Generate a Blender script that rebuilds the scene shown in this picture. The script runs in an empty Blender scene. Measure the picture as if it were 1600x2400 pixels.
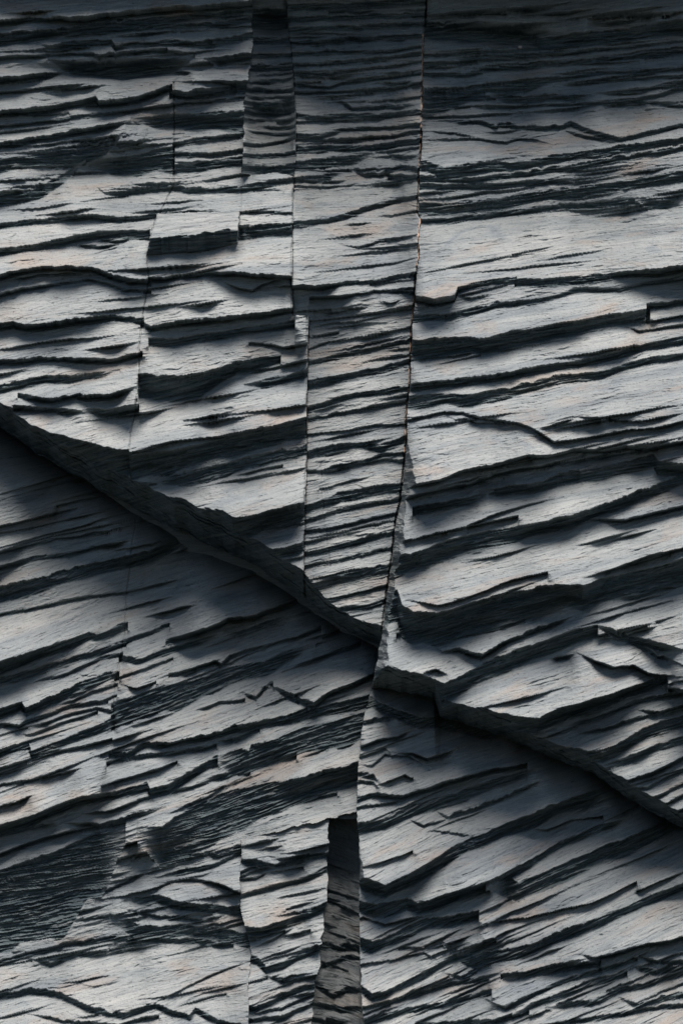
import bpy, math
import numpy as np

# ------------------------------------------------------------------ camera, sky, sun
S = 0.00125                 # metres per traced unit (cliff face about 3 m tall in view)
DIST = 20.0
LEAN = 0.10                # the whole face leans back: depth gained per unit of height
sc = bpy.context.scene
COL = sc.collection
cam_d = bpy.data.cameras.new('camera'); cam = bpy.data.objects.new('camera', cam_d); COL.objects.link(cam)
cam.location = (0.0, -DIST, 0.0); cam.rotation_euler = (math.radians(90), 0, 0)
cam_d.sensor_fit = 'VERTICAL'; cam_d.sensor_height = 36.0
cam_d.lens = 36.0 * DIST / (2400 * S)
cam_d.clip_end = 200.0
sc.camera = cam

SUN_EL, SUN_AZ = math.radians(66), math.radians(6)      # azimuth measured from the camera side, towards the right
w = bpy.data.worlds.new('World'); sc.world = w; w.use_nodes = True
nt = w.node_tree; nt.nodes.clear()
sky = nt.nodes.new('ShaderNodeTexSky'); sky.sky_type = 'NISHITA'; sky.sun_disc = False
sky.sun_elevation = SUN_EL; sky.sun_rotation = math.pi - SUN_AZ
sky.air_density = 1.0; sky.dust_density = 1.0; sky.ozone_density = 1.0
bg = nt.nodes.new('ShaderNodeBackground'); bg.inputs['Strength'].default_value = 0.05
wo = nt.nodes.new('ShaderNodeOutputWorld')
nt.links.new(sky.outputs[0], bg.inputs[0]); nt.links.new(bg.outputs[0], wo.inputs[0])
sd = bpy.data.lights.new('sun', 'SUN'); sun = bpy.data.objects.new('sun', sd); COL.objects.link(sun)
sd.energy = 4.0; sd.angle = math.radians(36); sd.color = (1.0, 0.88, 0.82)
from mathutils import Vector
sv = Vector((math.sin(SUN_AZ) * math.cos(SUN_EL), -math.cos(SUN_AZ) * math.cos(SUN_EL), math.sin(SUN_EL)))
sun.rotation_euler = sv.to_track_quat('Z', 'Y').to_euler()
sc.view_settings.view_transform = 'Standard'; sc.view_settings.look = 'None'
sc.view_settings.exposure = 0.93; sc.view_settings.gamma = 1.0

# ------------------------------------------------------------------ noise
RNG = np.random.RandomState(7)
PERM = RNG.permutation(4096).astype(np.int32)
ANG = RNG.rand(4096).astype(np.float32) * 2 * np.pi
GX, GY = np.cos(ANG), np.sin(ANG)
def perlin(u, v, seed=0):
    u = u + seed * 37.17; v = v + seed * 91.73
    iu = np.floor(u).astype(np.int32); iv = np.floor(v).astype(np.int32)
    fu = (u - iu).astype(np.float32); fv = (v - iv).astype(np.float32)
    a = fu * fu * fu * (fu * (fu * 6 - 15) + 10); b = fv * fv * fv * (fv * (fv * 6 - 15) + 10)
    def g(i, j, x, y):
        h = PERM[(PERM[i & 4095] + j) & 4095]
        return GX[h] * x + GY[h] * y
    n0 = g(iu, iv, fu, fv); n1 = g(iu + 1, iv, fu - 1, fv)
    n2 = g(iu, iv + 1, fu, fv - 1); n3 = g(iu + 1, iv + 1, fu - 1, fv - 1)
    return ((n0 * (1 - a) + n1 * a) * (1 - b) + (n2 * (1 - a) + n3 * a) * b) * 1.5
def fbm(u, v, octaves=3, seed=0, gain=0.5):
    r = 0; a = 1.0
    for k in range(octaves):
        r = r + a * perlin(u, v, seed + k * 5); u = u * 2.03; v = v * 2.03; a *= gain
    return r
def sstep(a, b, x):
    t = np.clip((x - a) / (b - a), 0, 1); return t * t * (3 - 2 * t)

# ------------------------------------------------------------------ grid over the cliff face
G = 1.3
xs = np.arange(-140, 1741, G).astype(np.float32); ys = np.arange(-140, 2541, G).astype(np.float32)
NX, NY = len(xs), len(ys)
XX, YY = np.meshgrid(xs, ys)

def px(x, y): return (x, y)
def poly_x(y, pts):        # x of a mostly vertical line
    p = np.array(pts, float); return np.interp(y, p[:, 1], p[:, 0])
def poly_y(x, pts):
    p = np.array(pts, float); return np.interp(x, p[:, 0], p[:, 1])

JM = [(1004,-200),(1004,0),(996,66),(994,153),(991,286),(988,357),(983,439),(980,490),(988,506),(982,560),(983,600),(976,641),(973,702),(968,748),(964,819),(962,896),(953,983),(953,1034),(948,1090),(938,1182),(930,1210),(920,1302),(905,1404),(897,1475),(882,1557),(869,1623),(851,1690),(843,1751),(840,1800),(835,1902),(842,1989),(843,2055),(841,2157),(844,2234),(846,2310),(852,2400),(855,2600)]
J2 = [(668,-200),(668,0),(684,153),(691,255),(691,357),(686,434),(683,600),(684,702),(684,738),(722,740),(720,855),(717,957),(718,1059),(714,1200),(711,1320),(712,1500)]
J3 = [(587,-200),(587,0),(589,102),(579,168),(569,230),(567,357),(565,392),(565,440)]
J4 = [(403,178),(403,423),(370,495),(357,535),(342,592),(347,651),(334,727),(326,804),(325,880),(319,952),(306,1008),(303,1060)]
BB = [(560,398),(600,400),(650,395),(692,405)]           # base of the narrow upper column
D1 = [(-200,880),(0,1005),(100,1075),(250,1160),(400,1240),(600,1330),(700,1400),(780,1458),(870,1508),(905,1530)]
D2 = [(830,1600),(876,1612),(1019,1640),(1032,1684),(1106,1704),(1208,1740),(1310,1786),(1387,1812),(1427,1842),(1478,1878),(1555,1919),(1600,1942),(1780,2030)]
J7 = [(562,1940),(564,1984),(559,2106),(574,2188),(587,2234),(584,2310),(582,2359),(574,2600)]
J8 = [(770,1900),(768,1953),(765,2106),(755,2188),(747,2259),(730,2361),(728,2600)]
HT = [(540,1985),(564,1975),(640,1955),(700,1940),(768,1925),(800,1915),(850,1905)]

yy = ys
jag = lambda a, L, s: a * fbm(yy / L, yy * 0 + s, 4, s)
jm = poly_x(yy, JM) + jag(2.5, 40, 3); j2 = poly_x(yy, J2) + jag(1.5, 50, 5); j3 = poly_x(yy, J3) + jag(4, 30, 8)
j7 = poly_x(yy, J7) + jag(5, 40, 9); j8 = poly_x(yy, J8) + jag(5, 40, 11)
jagx = lambda a, L, s: a * fbm(xs / L, xs * 0 + s, 4, s)
bb = poly_y(xs, BB) + jagx(2, 20, 4); stepx = lambda a, L, s: a * np.round(fbm(xs / L, xs * 0 + s, 3, s) * 3) / 3
d1 = poly_y(xs, D1) + jagx(7, 60, 6); d2 = poly_y(xs, D2) + jagx(6, 50, 7); ht = poly_y(xs, HT) + jagx(5, 30, 12)
right = XX > jm[:, None]
BID = np.zeros((NY, NX), np.int8)
below1 = YY > d1[None, :]; below2 = YY > d2[None, :]
BID[:] = 0                                              # A
BID[(~right) & (XX > j2[:, None])] = 2                  # C
BID[(~right) & (XX > j3[:, None]) & (XX <= j2[:, None]) & (YY < bb[None, :])] = 1   # B
BID[(~right) & below1] = 4                              # F
lowH = (~right) & (YY > ht[None, :]) & (YY > 1900)
BID[lowH & (XX > j7[:, None])] = 6                      # H
BID[(~right) & (YY > 1925) & (XX > j8[:, None])] = 7    # I
BID[right] = 3                                          # E
BID[right & below2] = 5                                 # G
NAMES = 'ABCEFGHI'

# bedding slope (dy/dx) by block and height
SLOPE = {'A': [(0,-.07),(350,-.10),(500,-.08),(900,-.17),(1200,-.24)], 'B': [(0,-.03),(400,-.06)],
         'C': [(0,-.06),(400,-.07),(700,-.12),(1100,-.2),(1500,-.22)],
         'E': [(100,-.08),(450,-.12),(700,-.17),(1000,-.2),(1400,-.29),(1800,-.33)],
         'F': [(1000,-.22),(1300,-.26),(1600,-.33),(1950,-.33),(2100,-.2),(2400,-.22)],
         'G': [(1700,-.3),(1900,-.42),(2400,-.38)], 'H': [(1950,-.2),(2400,-.3)], 'I': [(1950,.35),(2400,.3)]}
# mean depth of the face: (x, y, depth) samples, positive towards the viewer
ENV = {'A': [(0,0,-30),(300,60,-40),(300,180,-110),(0,250,-80),(560,200,-110),(300,350,-120),(0,450,-90),(100,430,-60),(650,430,-40),(0,600,-10),(600,650,0),(300,900,-10),(50,900,0),(350,1040,-60),(600,1100,-20),(550,1240,-60),(700,1300,-20)],
       'B': [(630,0,-190),(630,120,-150),(630,200,-80),(630,400,-30)],
       'C': [(800,0,-150),(800,200,-140),(830,400,-70),(830,600,-20),(830,750,-80),(830,1000,-60),(830,1300,-40),(850,1450,-30)],
       'E': [(1000,50,-170),(1300,60,-190),(1500,50,-150),(1200,230,-110),(1000,300,-50),(1300,450,-120),(1500,450,-110),(1300,640,-20),(1000,700,-10),(1300,1000,30),(1300,1400,30),(1000,1600,-10),(1200,1680,-15),(1400,1780,-15),(1580,1880,-15)],
       'F': [(0,1080,-250),(0,1300,-190),(250,1240,-270),(400,1330,-330),(600,1420,-310),(800,1520,-270),(0,1500,-180),(250,1600,-170),(0,1750,-170),(780,1650,-230),(400,1900,-190),(780,1850,-250),(300,2050,-240),(0,2150,-260),(500,2180,-220),(300,2400,-130)],
       'G': [(1050,1740,-180),(1200,1790,-180),(1400,1900,-190),(1550,1980,-190),(860,1750,-140),(870,1900,-110),(1100,2050,-120),(1400,2200,-110),(1500,2380,-90),(900,2380,-90),(900,2200,-150)],
       'H': [(650,1950,-230),(650,2150,-190),(650,2400,-150)], 'I': [(800,1950,-350),(800,2150,-310),(800,2400,-240)]}
STEEP = {'A': 1.2, 'B': 1.1, 'C': 1.1, 'E': 1.2, 'F': 1.05, 'G': 1.05, 'H': 1.0, 'I': .45}

# ------------------------------------------------------------------ traced lips of the beds
# quadrant blocks flags thickness(es) [sNN slope of the bed above] : x,y ...   (1.96 traced units per face unit)
ORG = {'1': (0,0), '2': (800,0), '3': (0,600), '4': (800,600), '5': (0,1200), '6': (800,1200), '7': (0,1800), '8': (800,1800)}
EDGES = """
1 A - 22 : 0,78 150,60 350,62 500,45 700,20 900,5 1150,-15
1 A - 50,20 : 0,135 200,118 400,88 560,70 750,52 900,38 1140,15
1 A l 22 : 220,130 400,118 600,98 800,88 1000,75 1140,48
1 A l 28,20,36 : 160,170 215,190 330,160 500,160 520,190 600,175 800,160 950,165 1140,120
1 A r 14 : 0,240 150,232 300,218 520,225 700,205 860,215
1 A lr 40,75,60 : 215,240 260,255 400,262 600,255 850,240 880,225
1 A l 36 : 940,240 1000,235 1150,222
1 A r 20 : 0,345 150,322 300,300
1 A r 12 : 0,400 150,385 300,370 400,362
1 A - 28 : 0,493 100,486 250,463 430,425 445,447 620,425 700,400 775,365
1 A - 30,40 : 780,395 850,405 1000,380 1120,350
1 A lr 14 : 780,300 870,305
1 A - 16 : 0,556 150,540 420,500 600,482 780,452 1000,432 1110,420
1 A l 60,90 s0.5 : 600,520 760,500 900,500 1110,488
1 A r 28 : 0,640 200,605 340,582 420,565 590,530
1 A r 60,70,40 : 0,715 180,685 330,670 470,650 560,590
1 A l 60,120 s0.6 : 400,722 560,700 785,655
1 A lr 15 s0.7 : 500,650 650,625 660,605
1 A - 18 s0.7 : 795,640 900,615 1110,590
1 A - 22 s0.7 : 795,680 950,690 1100,665
1 A - 40 s0.7 : 795,732 900,735 1080,705
1 A r 50,60,30 : 0,878 100,865 200,830 280,780 370,715
1 A l 14,22,26 : 430,840 470,870 600,855 780,830
1 A - 28 : 780,832 860,850 1000,845 1090,840 1340,800
1 A - 26,22,26,18,12,8 : 0,1018 150,1000 400,975 530,990 720,970 870,955 960,965 1200,960 1345,965
1 A - 28,30,40 : 0,1142 150,1120 300,1085 430,1060 715,1045
1 A lr 10 : 420,1085 540,1095 600,1085
1 A lr 12 : 330,1110 450,1122 530,1112
1 A - 50,55 : 1100,1040 1180,1025 1345,1020
1 B - 30 s0.75 : 1140,60 1345,55
1 B - 26 s0.75 : 1140,140 1345,135
1 B - 22 s0.75 : 1140,215 1345,210
1 B - 20 s0.6 : 1140,275 1345,270
1 B l 14 s0.7 : 1165,335 1300,330 1345,320
1 B - 16 s0.7 : 1130,380 1345,380
1 B - 14 s0.8 : 1115,440 1220,438 1345,420
1 B - 24 : 1110,480 1200,484 1345,465
1 B l 16 : 1190,545 1345,548
1 B l 12 : 1110,575 1345,580
1 B - 14 : 1110,642 1200,635 1345,600
1 B - 18 : 1110,692 1240,680 1355,668
1 B - 40,50 : 1105,742 1240,742 1360,732
2 C - 24 s0.75 : -240,40 0,30 400,20
2 C - 24 s0.75 : -240,90 0,80 400,60
2 C - 20 s0.75 : -240,150 0,140 400,120
2 C - 16 s0.75 : -240,205 0,195 200,200 400,170
2 C - 16 s0.6 : -240,262 -100,255 0,245 380,205
2 C - 14 s0.7 : -240,300 -150,310 0,285 200,270 370,245
2 C - 12 s0.7 : -220,350 -60,362 0,340 370,300
2 C lr 8 s0.8 : 180,335 260,345 340,335
2 C - 14 s0.7 : -220,385 0,380 190,375 370,345
2 C lr 18 : -70,430 0,425 50,460 150,458 220,445 370,450
2 C - 22 : -215,495 -150,500 0,485 200,490 370,480
2 C r 10 : -215,530 -100,520 0,515 130,520
2 C - 18 : -215,592 -100,590 0,555 200,548 370,545
2 C - 14 : -215,612 0,605 200,595 370,575
2 C - 28 : -215,650 -50,640 0,640 200,630 370,610
2 C lr 16 s0.7 : 210,670 290,695 365,690
2 C r 45 : -215,722 0,690 150,672
2 C l 25 : 45,742 110,768 180,765 250,735 365,748
2 C lr 12 : 180,765 260,780 350,785
2 C r 30 : -225,800 -118,788 -60,770 0,765
2 C - 24,26,20 : -225,1010 -150,998 -60,985 0,965 150,915 270,890 355,880
2 C l 5 : 170,970 260,965 345,955
2 C lr 6 : 0,1110 80,1120 120,1112 180,1090 340,1080
2 C lr 4 : 20,1015 130,1005
4 C - 18 : -188,132 -100,135 0,115 200,90 338,75
4 C - 12 : -140,182 0,178 150,150 250,150 320,160
4 C lr 5 s0.3 : -20,230 60,235 120,228
4 C lr 6 : 190,200 230,210 270,195
4 C - 5 s0.3 : -150,292 0,275 330,235
4 C - 6 s0.4 : -150,420 -60,385 0,380 200,345 330,318
4 C - 22 : -150,480 0,442 150,412 330,375
4 C - 30 : -150,580 0,545 150,510 310,470
4 C - 24 : -150,690 0,640 120,620 315,590
4 C - 16 s0.5 : -150,745 0,715 315,660
4 C - 7 s0.6 : -160,815 0,800 150,775 300,770
4 C - 34 : -165,900 0,855 100,850 180,870 300,825
4 C - 14,22 : -70,975 0,950 100,940 200,900 295,900
4 C - 10 s0.7 : -160,985 -40,985 0,972 200,930 290,940
4 C - 44 : -165,1150 0,1085 150,1060 285,1040
4 C - 16 s0.6 : -170,1215 0,1160 285,1110
6 C - 14 s0.7 : -168,88 0,62 150,25 255,5
6 C - 26 s0.8 : -168,185 0,150 120,115 245,88
6 C - 14 s0.6 : -168,245 0,215 240,160
6 C - 55 : -168,318 -128,322 0,280 100,265 230,240
6 C - 20 s0.5 : -90,400 0,385 230,330
6 C - 20 s0.7 : -60,455 0,440 120,430 205,400
6 C - 40 : -10,480 60,545 110,560 200,540
3 A - 20,14,20,30 : 0,85 100,60 200,45 330,45 420,50 500,80 600,105 682,106
3 A lr 8 : 0,112 100,95 180,78 330,70 450,85
3 A - 14,10,14 : 0,172 100,145 200,130 400,100 480,115 560,145 682,152
3 A - 20,16,16,14 : 687,98 780,90 850,85 950,75 1100,75 1200,85 1342,95
3 A lr 8 : 1010,105 1060,130 1110,145 1160,152 1200,128 1260,108 1342,108
3 A - 28 : 0,310 60,300 120,318 200,312 350,288 520,262 650,285
3 A - 22 : 652,300 690,322 800,302 1000,285 1100,270 1200,260 1335,242
3 A - 40,30 s0.5 : 690,372 800,378 1000,345 1200,318 1345,298
3 A - 10 s0.5 : 1150,395 1300,415 1415,400
3 A - 22 : 0,480 200,465 400,470 530,472 645,440
3 A r 36,30 : 0,592 200,552 350,548 540,520
3 A - 110,110,60,40 : 645,535 720,552 870,552 1060,500 1080,482 1280,450
3 A l 10 : 1100,540 1250,510 1415,475
3 A l 30,46 : 1130,582 1250,560 1415,520
3 A r 20,30 : 90,628 170,645 240,656 350,630 400,642 500,635 632,600
3 A l 36 : 390,702 480,706 628,685
3 A r 26 : 70,690 250,695 400,712
3 A - 150,120,90,90 : -20,690 105,765 150,790 300,832 480,882 592,892 602,920 700,910 850,880 1000,842 1200,792 1395,745
3 A l 7 : 640,890 800,850 1000,830 1200,790
3 A l 60,60,50 s0.55 : 690,1020 850,1000 1000,960 1150,920 1405,872
3 A - 14 s0.6 : 1100,935 1250,905 1405,880
3 A l 90,90,70 : 800,1100 900,1165 1000,1196 1080,1216 1200,1186 1400,1130
5 A l 8 s0.6 : 1080,85 1200,80 1395,50
5 A l 40 : 1165,165 1250,178 1395,140
5 A l 14 s0.6 : 1200,235 1395,205
5 A l 50 : 1290,290 1330,302 1440,320 1500,300
2 E - 60 s0.75 : 390,70 560,90 820,92 940,128 1200,110 1568,60
2 E - 14 s0.75 : 390,215 560,205 840,180 1100,165 1300,130 1568,98
2 E lr 14 s0.75 : 490,228 800,205 1100,185
2 E - 12 s0.75 : 390,250 600,245 850,220 1100,200 1568,150
2 E - 20 s0.6 : 390,300 560,298 700,270 1000,245 1568,195
2 E - 100,70,36,16,20 : 390,395 540,375 700,350 880,325 1020,308 1200,290 1330,290 1568,278
2 E l 14 s0.7 : 1000,352 1300,325 1568,312
2 E lr 34 : 680,393 850,402 1000,395 1200,402
2 E l 18 : 1190,395 1400,380 1568,335
2 E l 18 : 1200,425 1350,420 1470,405 1568,372
2 E l 10 s0.7 : 600,460 900,445 1200,435 1400,430 1568,455
2 E r 10 : 400,505 550,500 800,480 860,470
2 E l 16,20,24,22,22 : 460,520 640,520 722,545 735,530 900,545 1010,550 1070,528 1170,570 1290,610 1400,588 1568,545
2 E lr 14 : 1030,562 1150,598 1290,632
2 E lr 7 : 410,575 500,578 620,598
2 E lr 6 : 670,575 760,572 840,560
2 E lr 8 : 390,622 480,610 600,605 690,615 770,622 830,604 900,610 990,638
2 E - 44,30 : 392,728 440,745 560,748 700,728 850,715 1000,692 1200,662 1330,645 1568,612
2 E - 26 s0.8 : 392,795 600,795 800,770 1000,745 1250,705 1568,655
2 E r 26 s0.7 : 392,832 700,822 850,810 1100,790
2 E - 50 s0.45 : 392,920 560,915 700,898 900,862 1200,828 1380,800 1568,770
2 E - 24 s0.4 : 392,985 520,985 650,965 900,930 1200,905 1568,890
2 E lr 40 s0.7 : 1375,890 1450,905 1568,895
4 E - 30,28 : 345,185 420,202 520,182 535,140 680,103 800,92
4 E lr 8 : 535,180 600,186 685,175
4 E - 34,30 : 808,100 900,106 1050,90 1200,80 1400,58 1568,42
4 E - 26,20,8 s0.35 : 343,270 500,265 600,238 700,212 880,195 1000,170 1100,138 1280,145 1400,120 1568,100
4 E - 80,70,66,50 : 338,385 500,370 640,380 800,342 900,332 1000,312 1200,272 1350,252 1412,235
4 E - 24 : 1414,215 1500,208 1568,198
4 E r 22 s0.7 : 338,455 500,440 650,420
4 E l 10 : 1310,320 1370,340 1470,325 1568,310
4 E l 8 : 1330,300 1450,290 1568,268
4 E - 34 : 325,590 500,570 700,545 900,507 1100,478 1250,440 1400,400 1568,368
4 E - 60,56,40,30,30 : 320,642 500,630 600,635 750,610 850,582 1000,552 1200,528 1350,482 1568,440
4 E - 8 : 315,750 420,727 470,715 560,720 650,745 800,765 870,790 910,815 970,857 1100,840 1200,820 1300,800 1430,792 1568,760
4 E lr 7 : 490,735 520,750 570,745 620,765 700,765 800,778
4 E lr 5 : 910,797 1000,765 1060,748
4 E lr 5 : 1060,740 1220,742 1250,755 1360,762 1568,722
4 E - 16 : 330,1050 450,1030 560,985 700,960 850,915 930,920 1000,907 1060,888 1200,892 1300,872 1400,882 1568,850
4 E - 14 : 325,1105 450,1070 600,1040 700,1000 800,978 1000,952 1200,922 1440,880
4 E l 40,50,60,60 : 620,1070 700,1060 850,1048 1000,1010 1200,970 1430,912 1450,945 1568,950
4 E r 44,30 : 335,1155 470,1130 600,1100 690,1075
4 E l 10 : 980,1000 1080,985
6 E - 100,80,60,50,44 : 285,192 370,182 440,142 600,102 700,85 800,70 1000,22 1150,-15 1370,-100 1568,-170
6 E - 8 : 300,130 450,90 600,60 800,20
6 E l 14 : 1080,42 1180,30 1300,35 1400,10 1568,-30
6 E l 6 : 300,400 440,428 560,395 700,340 780,310 930,275
6 E - 150,150,110,100 : 255,360 275,425 330,455 430,465 560,425 700,395 800,370 900,345 980,332 1100,335 1180,300 1250,290 1400,262 1568,210
6 E l 10 : 1100,300 1250,255 1400,200 1568,162
6 E l 30 s0.4 : 1250,400 1400,360 1568,310
6 E lr 22 : 420,605 460,640 540,622 640,652 760,585 860,545 1060,472
6 E r 14 s0.6 : 260,560 420,590 560,550 700,530 1000,440
6 E - 90,90,80,60 : 175,735 210,700 230,722 340,735 470,785 560,742 700,672 850,612 1050,545 1160,520
6 E lr 6 : 370,735 430,718 480,740
6 E lr 16 s0.6 : 960,670 1060,650
6 E lr 36,30 : 1155,515 1220,530 1280,552 1400,585 1568,632
6 E lr 18 : 1155,575 1260,572 1360,602 1450,652 1568,700
6 E lr 14 : 1070,640 1150,677 1240,706 1330,700 1400,737 1568,752
6 E - 70,80,60,40 : 455,845 480,868 620,900 720,922 900,935 1000,892 1100,862 1200,842 1350,792 1480,752
6 E l 16 : 740,945 820,960 900,945
6 E l 18 : 1480,800 1568,812
6 E l 22 s0.8 : 1000,990 1200,920 1350,860 1568,820
6 E l 14 : 1350,905 1450,915 1568,880
6 E l 50,60,50 : 900,1045 1000,1070 1120,1097 1190,1095 1300,1042 1400,982 1568,932
6 E l 16 : 1050,1020 1200,990 1350,940 1568,900
6 E l 34 : 1165,1172 1350,1100 1450,1060 1568,1030
8 E l 20 : 1230,50 1300,52 1400,20 1568,-60
8 E l 16 : 1250,95 1400,80 1568,-5
8 E l 16 : 1350,140 1450,120 1568,60
8 E l 16 : 1420,180 1568,110
8 E l 16 : 1480,215 1568,175
5 F r 8 s0.7 : 0,60 200,20 400,-40
5 F r 12 : 0,180 120,152 240,122 350,110 420,92 520,80
5 F r 22 : 0,245 150,205 300,190 400,162 600,130
5 F r 75,60,50 : 0,345 150,310 300,268 420,240 540,215 700,170 860,110
5 F r 12 s0.35 : 0,470 200,430 400,390 560,375 830,310
5 F - 50,40 : 0,695 150,642 300,592 400,555 430,562 565,515
5 F lr 8 : 650,490 800,450 900,428
5 F - 18 : 567,600 600,580 680,555 758,522
5 F r 26 : 762,590 850,570 1000,520 1040,490 1160,482 1300,430 1430,395
5 F - 30 s0.6 : 0,765 200,710 400,650 560,600
5 F r 26 : 545,670 620,682 750,640 900,590 1010,560
5 F lr 22 : 1005,580 1100,552 1200,520 1340,470
5 F l 14 s0.8 : 130,790 300,745 450,672 545,655
5 F - 46,46,30 : 0,905 90,880 110,905 200,862 350,792 530,735
5 F - 10 : 525,770 600,742 778,680
5 F l 8 : 560,800 620,817 700,790
5 F - 18 : 775,748 850,742 980,690 1010,705 1050,665 1200,622 1350,580 1465,540
5 F r 120,110,70,50 : 510,885 620,850 750,800 900,780 1050,722 1200,700 1300,652 1440,615
5 F l 12 : 250,895 330,870 420,830 522,800
5 F l 10 : 430,885 520,850
5 F - 18 : 0,978 80,985 110,965 200,935 320,890 480,870
5 F l 14 : 90,997 200,975 300,935 440,905 505,922
5 F l 12 : 75,1025 130,1030 300,965 430,925
5 F - 40 : 0,1092 120,1065 135,1105 250,1065 400,1005 510,955
5 F l 14 : 890,918 940,905 1000,880 1110,872
5 F l 20 s0.7 : 1105,835 1170,862 1222,800 1240,790
5 F l 34,30 : 1225,800 1330,842 1400,872 1440,885 1500,842 1568,810 1700,760
5 F l 20 s0.6 : 1380,600 1500,570 1700,500
5 F l 20 s0.7 : 1300,740 1500,660 1650,610
5 F - 30,26,40,60 : 500,1105 580,1112 650,1068 780,1065 870,1040 960,1030 1080,992 1250,960 1430,912 1700,850
5 F - 20 : 490,1155 600,1130 800,1105 980,1080
5 F - 14 s0.8 : 0,1180 200,1120 500,1050
5 F l 20 : 985,1060 1080,1045 1180,1000
5 F l 110,130 : 985,1130 1100,1102 1140,1112 1150,1085 1250,1060 1400,1002 1568,960 1700,925
7 F r 12 : 0,82 130,62 290,30 380,0
7 F r 8 : 0,182 60,165 145,130
7 F - 10 : 470,85 600,50 700,20 800,-20
7 F - 50,40,40 : 0,268 100,242 230,190 370,137 540,115 670,75 685,105 770,88 840,40 985,-45
7 F r 18 : 0,312 120,282 260,262
7 F lr 22 : 285,262 400,262 450,272 600,222 750,190
7 F lr 14 : 350,222 500,205 640,150 850,100 1000,60
7 F - 16 : 0,400 120,355 290,305 560,262
7 F r 400,400,260 : 0,478 120,442 250,392 400,322 560,272
7 F l 240,220,200,120,120 : 635,272 740,282 800,232 900,182 1000,132 1130,100 1300,72 1450,40 1600,0
7 F lr 12 : 770,215 900,160 1100,60
7 F l 30 s0.7 : 900,75 1100,10 1350,-60
7 F r 14 s0.4 : 0,640 250,600 470,580 700,480
7 F l 14 s0.4 : 400,400 700,330 1000,250 1540,130
7 F r 14 s0.3 : 0,560 300,490 600,430
7 F r 16 s0.3 : 0,740 300,690 500,640
7 F l 18 s0.5 : 800,350 1000,300 1100,280
7 F l 20 s0.6 : 920,395 1000,410 1100,375
7 F l 20 s0.7 : 700,522 800,492 1000,445 1095,400
7 F l 14 : 720,540 850,525 920,525 1000,542 1095,578
7 F l 40 : 560,622 700,602 850,628 1000,645 1115,668
7 F lr 16 s0.5 : 560,660 700,690 850,700 1000,722
7 F l 60 : 500,712 700,742 850,735 950,750 1130,775
7 F - 24 s0.4 : 0,900 300,820 500,790 700,790 1060,820
7 F lr 22 : 110,888 220,912 350,862 470,868 520,810
7 F - 30,26 : 0,1050 120,1027 270,1042 400,1100 560,1132 620,1112 705,1080
7 F lr 4 : 705,1080 850,1015 1000,950 1140,900
7 F - 26 : 715,1082 800,1122 870,1142 895,1112 1000,1160 1140,1180
7 F l 14 : 130,1142 300,1165 540,1180 720,1140
7 H lr 8 : 1100,460 1180,455 1250,468
7 H - 22,26 : 1100,432 1200,440 1260,452 1400,412 1510,400
7 H r 12 : 1095,492 1150,470 1260,472
7 H r 10 : 1090,525 1170,522 1230,492
7 H - 26 : 1090,595 1180,572 1400,512 1505,465
7 H - 44 : 1110,735 1200,742 1320,702 1505,630
7 H r 16 : 1130,785 1250,765 1290,745
7 H lr 6 : 1170,830 1250,800 1350,740
7 H - 36 : 1145,870 1180,880 1220,922 1300,902 1400,850 1475,810
7 H l 22 : 1215,960 1300,982 1460,950
7 H - 30 : 1135,1090 1180,1095 1250,1072 1400,1005 1450,1000
7 H l 12 : 1130,1130 1300,1110 1430,1050
7 H - 20 : 1120,1160 1300,1150 1440,1085
7 I - 30 s0.3 : 1450,830 1568,845 1640,840
7 I - 10 s0.3 : 1470,620 1640,690
7 I - 20 : 1440,940 1568,900 1660,890
7 I - 26 : 1440,1000 1530,1065 1568,1050 1660,1030
7 I - 26 : 1430,1100 1568,1130 1670,1120
6 G - 50 s0.5 : 140,860 180,890 350,945 455,952 700,1010
6 G r 20 : 100,965 200,950 280,930
6 G r 14 s0.8 : 85,1085 160,1055 260,1040 340,1000
6 G lr 14 : 225,1110 330,1112 400,1140 540,1090
6 G r 12 : 75,1130 200,1090 225,1110
6 G lr 10 : 75,1165 140,1170 200,1120 310,1125 400,1180
8 G r 22 : 90,25 150,40 165,60
8 G r 14 : 90,60 150,70 165,90
8 G l 6 : 170,80 290,35 320,50
8 G - 26,20 : 95,130 170,120 280,132 380,100 500,60 700,10 850,-10
8 G r 10 : 90,180 180,170 300,150
8 G r 50,60,30 : 88,255 200,235 330,175 500,130 700,60 920,10
8 G lr 22 : 418,190 490,228 600,192 760,132 850,90 940,50
8 G lr 12 : 310,240 380,268 490,238
8 G lr 5 : 410,290 500,300 600,312
8 G r 70,60,70,60 : 88,500 140,515 200,532 330,472 430,415 560,342 680,290 800,242 900,200 1100,130 1250,90
8 G l 8 s0.8 : 860,290 950,290 1060,250 1200,230
8 G r 60,60,36,30 : 85,622 160,632 300,602 350,622 500,572 680,512 850,432 1000,352 1150,285 1330,230
8 G l 90,90,70 : 670,532 780,512 810,532 950,472 1200,372 1400,290 1568,230
8 G r 10 : 100,690 200,722 300,695 380,680
8 G - 60,50 : 80,780 140,802 250,762 390,692 620,660
8 G r 10 : 270,830 370,825
8 G l 60,50,40 : 460,795 500,820 620,872 700,845 840,822 1000,752 1200,682 1350,622 1568,530
8 G l 6 : 640,715 850,690 1000,652 1150,622 1350,532
8 G r 8 : 100,900 250,880 380,850 440,880
8 G - 44,36 : 92,1000 140,1030 200,1022 330,962 500,872 700,780
8 G lr 24 : 470,940 560,965 640,902 820,835
8 G r 22 s0.8 : 100,1090 250,1060 420,1010 560,980 740,940
8 G l 22 : 1095,852 1160,862 1250,842 1280,832 1400,802 1500,790 1568,770
8 G r 22 : 740,945 850,932 1000,892 1110,870
8 G l 30 : 750,965 850,942 1000,905 1180,880
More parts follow.
